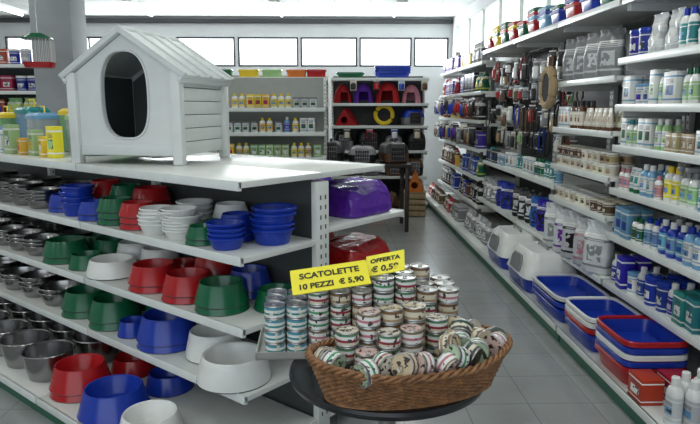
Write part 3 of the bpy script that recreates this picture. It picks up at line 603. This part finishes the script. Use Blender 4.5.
def bput(x,y,z,rot,key,lab='small round pet food can lying loose in wicker basket'):
    c,s=math.cos(BR),math.sin(BR); can((BX+c*x-s*y,BY+s*x+c*y,TZ+z),rot,key,lab,'cans in the basket',True)
colsB=[(-.195,.045,4),(-.117,.07,5),(-.038,.083,5),(.042,.083,5),(-.155,-.028,3),(-.077,-.006,4),(.002,.006,4),(.12,.078,4)]
for x,y,nn in colsB:
    k0=random.choice(['maroon','brown','green','pink'])
    for k in range(nn): bput(x,y,.014+k*.0455,(0,0,random.uniform(-.5,.5)),k0,'%s labelled pet food can stacked upright in wicker basket'%k0)
def free(x,y,z): return all(math.hypot(x-cx,y-cy)>.074 or z>.014+nn*.0455 for cx,cy,nn in colsB)
def inel(x,y,a,b_): return (x/a)**2+(y/b_)**2<=1
for lay,(A_,B_,zz) in enumerate([(.245,.105,.014),(.27,.13,.061)]):
    for j in range(-2,3):
        for i in range(-5,6):
            x=(i+(.5 if (j+lay)%2 else 0))*.078; y=j*.069
            if inel(x,y,A_,B_) and free(x,y,zz): bput(x,y,zz,(0,0,random.uniform(0,6)),random.choice(keys))
for j in range(-2,3):
    for i in range(-6,7):
        x=(i+(.5 if j%2 else 0))*.056; y=j*.058
        if inel(x,y,.30,.15) and free(x,y,.13):
            mound=.035*(1-(x/.33)**2-(y/.2)**2)+.02*(y/.14)
            tl=random.choice((-1,1))*random.uniform(R(60),R(110)); az=random.uniform(-1.0,1.0)
            bput(x,y,.118+max(0,mound)+random.uniform(0,.010),(tl,random.uniform(-.5,.5),az),random.choice(keys))
ty=O('cardboard_tray',None,(.095,2.205,TZ+.001),R(2),label='shallow white cardboard tray holding stacked cans',cat='tray')
b=B(); b.box(-.38,-.135,0,.38,.135,.006).box(-.38,-.135,0,.38,-.131,.028).box(-.38,.131,0,.38,.135,.028).box(-.38,-.135,0,-.376,.135,.028).box(.376,-.135,0,.38,.135,.028)
O('tray_shell',b.done('ts',mat('tray_card',(.6,.6,.57),.8)),parent=ty)
lv=[4,4,5,5,5,6,6,5,5]
for i in range(9):
    for r in range(3):
        n=lv[i]+(1 if (r==2 and i in(3,4,7)) else 0)
        for k in range(n):
            x=-.314+i*.0775; y=-.082+r*.079
            c,s=math.cos(R(2)),math.sin(R(2))
            key='teal' if i<2 else ['maroon','brown','pink','green'][(i+k//2)%4]
            can((.095+c*x-s*y+random.uniform(-.001,.001),2.205+s*x+c*y,TZ+.0075+k*.0455),(0,0,random.uniform(-.5,.5)),key,
                {'teal':'teal and white','maroon':'cream and maroon','brown':'brown and cream','green':'green and white','pink':'pink and white'}[key]+' pet food can in a stacked column','stacked cans on the tray')
signM=mat('yellow_card',(1.0,.88,.05),.5,var=.02)
inkM=mat('black_ink',(.02,.02,.02),.6)
def sign(loc,rot,w,h,lines,label):
    e=O('price_sign',None,loc,rot=rot,label=label,cat='price sign',group='yellow price signs on the cans')
    O('card',B().box(-w/2,-.0015,0,w/2,.0015,h).done('card',signM),parent=e)
    for txt,x,z,size in lines:
        cu=bpy.data.curves.new('tmp','FONT'); cu.body=txt; cu.size=size; cu.align_x='CENTER'; cu.extrude=.0004; cu.offset=.0011
        o=bpy.data.objects.new('tmp',cu); COL.objects.link(o); bpy.context.view_layer.update()
        me=bpy.data.meshes.new_from_object(o.evaluated_get(bpy.context.evaluated_depsgraph_get())); bpy.data.objects.remove(o)
        me.materials.clear(); me.materials.append(inkM)
        O('lettering',me,(x,-.0025,z),parent=e,rot=(R(90),0,0))
sign((-.012,2.075,.93),(R(-58),R(-7),R(5)),.275,.115,[('SCATOLETTE',0,.066,.036),('10 PEZZI  € 5,90',0,.018,.033)],'yellow card price sign with black lettering on stacked cans')
sign((.176,2.14,.968),(R(-56),R(-14),R(-14)),.145,.10,[('OFFERTA',0,.06,.027),('€ 0,59',0,.014,.038)],'smaller yellow card offer sign on stacked cans')
# ---------------------------------------------------------------- rear fixtures
WA=wallunit((-1.55,7.0,0),0,1.45,.45,[(1.55,.4),(1.28,.42),(1.0,.42),(.7,.42),(.4,.42)],1.9,.1,'white shelving unit with small boxes',basez=.1,pm=lightpanelM)
for z in(1.55,1.28,1.0):
    fill(WA,0,.04,1.4,.03,z,[ca('white',.08,.06,.16,'green'),bo('white','yellow',.16,.035,'yellow'),ca('light green',.08,.06,.14,'white'),ca('yellow',.08,.06,.15,'red'),bo('light blue','white',.17,.035,'blue'),tu('white','grey',.04,.12,'green')],' on mid-shop shelf','goods on mid-shop unit')
WB=wallunit((-2.3,9.4,0),0,2.2,.5,[(2.0,.45),(1.62,.45),(1.28,.45),(.9,.45),(.5,.45)],2.05,.1,'back display shelving unit with boxes and bowls',basez=.1,pm=lightpanelM)
WC=wallunit((-.06,9.6,0),0,1.5,.5,[(2.0,.45),(1.62,.45),(1.28,.45),(.9,.45),(.5,.45)],2.05,.1,'back display shelving unit with pet beds and carriers',basez=.1,peg=True)
for z in(1.62,1.28,.9):
    fill(WB,0,.04,2.15,.03,z,[ca('teal',.16,.1,.2,'orange'),ca('red',.15,.1,.2,'white'),po('orange',.18,.1,.25,'blue'),ca('purple',.14,.1,.18,'white'),tu('light blue','white',.07,.2),ca('cream',.15,.1,.2,'green'),ca('white',.2,.1,.24,'red')],' on back display unit','goods on back display unit')
for x,c in((.25,'red'),(.6,'green'),(1.0,'yellow'),(1.35,'light green'),(1.72,'orange'),(2.02,'red')):
    basin(WB(x,.25,2.0),0,c,.30,.24,.12,' on back display unit','basins on rear units',name='plastic_basin',cat='basin')
basin(WC(.3,.25,2.0),0,'green',.42,.3,.09,' on back display unit','basins on rear units',name='plastic_basin',cat='basin')
for k in range(3): basin(WC(.95,.25,2.0+k*.035),0,'blue',.55,.32,.11,' on back display unit','basins on rear units',name='plastic_basin',cat='basin')
igloo(WC(.18,.22,1.62),R(15),'red',.28,.29,'','pet beds'); igloo(WC(.50,.2,1.62),0,'purple',.32,.31,'','pet beds'); igloo(WC(.88,.2,1.62),R(-10),'red',.38,.33,'','pet beds'); igloo(WC(1.25,.22,1.62),R(-12),'pink',.30,.29,'','pet beds')
tent(WC(.25,.2,1.28),R(-20),'red',.32,.3,.26,'pet beds'); carrier(WC(1.27,.2,1.28),R(8),'blue','grey',.34,.36,.26,'','pet carriers')
rb=O('ring_pet_bed',B().tube([(.13*math.cos(a),0,.13*math.sin(a)) for a in [2*math.pi*i/32 for i in range(32)]],.035,10,True).done('ring',mat('yellow_fabric',PAL['yellow'],.85,bump=.3)),WC(.82,.12,1.446),label='yellow ring shaped pet bed standing upright with dark cushion',cat='pet bed')
O('cushion',B().lathe([(.11,-.015),(.115,0),(.11,.015)],24).done('c',darkM),parent=rb,rot=(R(90),0,0))
for x,a,c,w_,h_ in((.2,'black','grey',.3,.3),(.58,'black','black',.36,.34),(.98,'grey','black',.28,.24),(1.31,'black','black',.3,.3)): carrier(WC(x,.24,.9),random.uniform(-.25,.25),a,c,w_,.4,h_,'','pet carriers')
for x,a,c,w_,h_ in((.22,'black','brown',.34,.32),(.62,'black','grey',.3,.26),(1.0,'cream','brown',.32,.3),(1.32,'brown','black',.28,.28)): carrier(WC(x,.24,.5),random.uniform(-.25,.25),a,c,w_,.4,h_,'','pet carriers')
for x,a in((.25,'brown'),(.75,'orange'),(1.2,'black')): tent(WC(x,.2,.1),random.uniform(-.3,.3),a,.38,.34,.32,'pet beds')
for k,(x,c,c2) in enumerate([(.34,'black','cream'),(.69,'red','black'),(1.07,'blue','white'),(1.42,'brown','cream')]):
    hung(WC(x,-.03,1.97),random.uniform(-.2,.2),c,c2,.10,.16,'','packets on rear unit')
    hung(WC(x-.1,-.03,1.24),random.uniform(-.2,.2),c2,c,.10,.16,'','packets on rear unit')
dt=O('display_table',None,(.35,8.0,0),label='low dark wooden display table in the rear of the shop',cat='table')
O('table_top',B().box(-.6,-.35,.82,.6,.35,.86,.006).done('t',mat('dark_wood',(.03,.022,.018),.4)),parent=dt)
for x in(-.55,.55):
    for y in(-.3,.3): O('leg',cm('dtl',lambda:B().box(-.025,-.025,0,.025,.025,.82,.003).done('l',mat('dark_wood',(.03,.022,.018),.4))),(x,y,0),parent=dt)
for x,a,c,w_,h_ in((-.4,'black','black',.34,.28),(.0,'grey','black',.36,.22),(.4,'black','brown',.34,.27)): carrier((.35+x,8.0,.86),random.uniform(-.2,.2),a,c,w_,.45,h_,'','carriers on display table')
pl=O('wooden_crate',None,(1.16,8.95,0),R(-8),label='plain wooden crate standing in the aisle end',cat='crate')
b=B()
for k in range(4): b.box(-.16,-.16,.01+k*.085,.16,-.145,.08+k*.085,.002).box(-.16,.145,.01+k*.085,.16,.16,.08+k*.085,.002).box(-.16,-.145,.01+k*.085,-.145,.145,.08+k*.085,.002).box(.145,-.145,.01+k*.085,.16,.145,.08+k*.085,.002)
b.box(-.16,-.16,.34,.16,.16,.355,.002)
O('slatted_body',b.done('sb',mat('crate_wood',PAL['tan'],.7,var=.2,vs=20)),parent=pl)
tent((1.16,8.95,.356),R(-10),'orange',.28,.28,.30,'pet tents in the aisle'); tent((.85,8.95,0),R(10),'brown',.28,.28,.34,'pet tents in the aisle')
WD=wallunit((-6.2,7.6,0),0,3.6,.45,[(2.06,.4),(1.75,.4),(1.45,.4),(1.15,.4),(.8,.4),(.4,.4)],2.1,.1,'shelving unit with aquarium goods',basez=.1)
for z in(2.06,1.75,1.45,1.15):
    fill(WD,0,.9,3.55,.03,z,[ca('teal',.15,.1,.2,'white'),ca('pink',.14,.1,.2,'green'),po('light green',.18,.1,.22,'yellow'),ca('red',.13,.1,.18,'white'),tu('blue','white',.06,.18),ca('red',.14,.1,.2,'blue'),ca('white',.14,.1,.2,'red'),tu('green','white',.07,.18)],' on aquarium goods unit','goods on aquarium unit')
cg=O('bird_cage',None,(-2.76,6.02,1.92),R(10),label='white wire bird cage with green roof and red tray',cat='bird cage')
b=B()
for i in range(9):
    for x,y in((-.12+i*.03,-.09),(-.12+i*.03,.09)): b.tube([(x,y,.05),(x,y,.26)],.003,4)
for i in range(6):
    for x in(-.12,.12): b.tube([(x,-.09+i*.036,.05),(x,-.09+i*.036,.26)],.003,4)
O('wire_bars',b.done('wb',mat('white_wire',(.7,.7,.7),.4)),parent=cg)
O('cage_tray',B().loft([(0,.23,.17),(.05,.265,.21)],6,24).done('cb',P('red')),parent=cg)
O('cage_roof',B().loft([(.26,.265,.21),(.27,.265,.21),(.31,.1,.14)],6,24).done('cr',P('green')),parent=cg)
O('chain',B().tube([(0,0,.305),(0,0,.8),(0,0,H-1.92)],.003,5).done('ch',steelM),parent=cg)
# ---------------------------------------------------------------- camera
cam=bpy.data.cameras.new('camera'); cam.lens=31.9; cam.sensor_width=36; cam.clip_start=.05
co=bpy.data.objects.new('camera',cam); COL.objects.link(co); co.location=(0,0,1.55)
co.rotation_euler=(R(90-9.52),0,R(-1.37)); scn.camera=co
w=bpy.data.worlds.new('World'); scn.world=w; w.use_nodes=True; w.node_tree.nodes['Background'].inputs[0].default_value=(.5,.6,.7,1); w.node_tree.nodes['Background'].inputs[1].default_value=.4
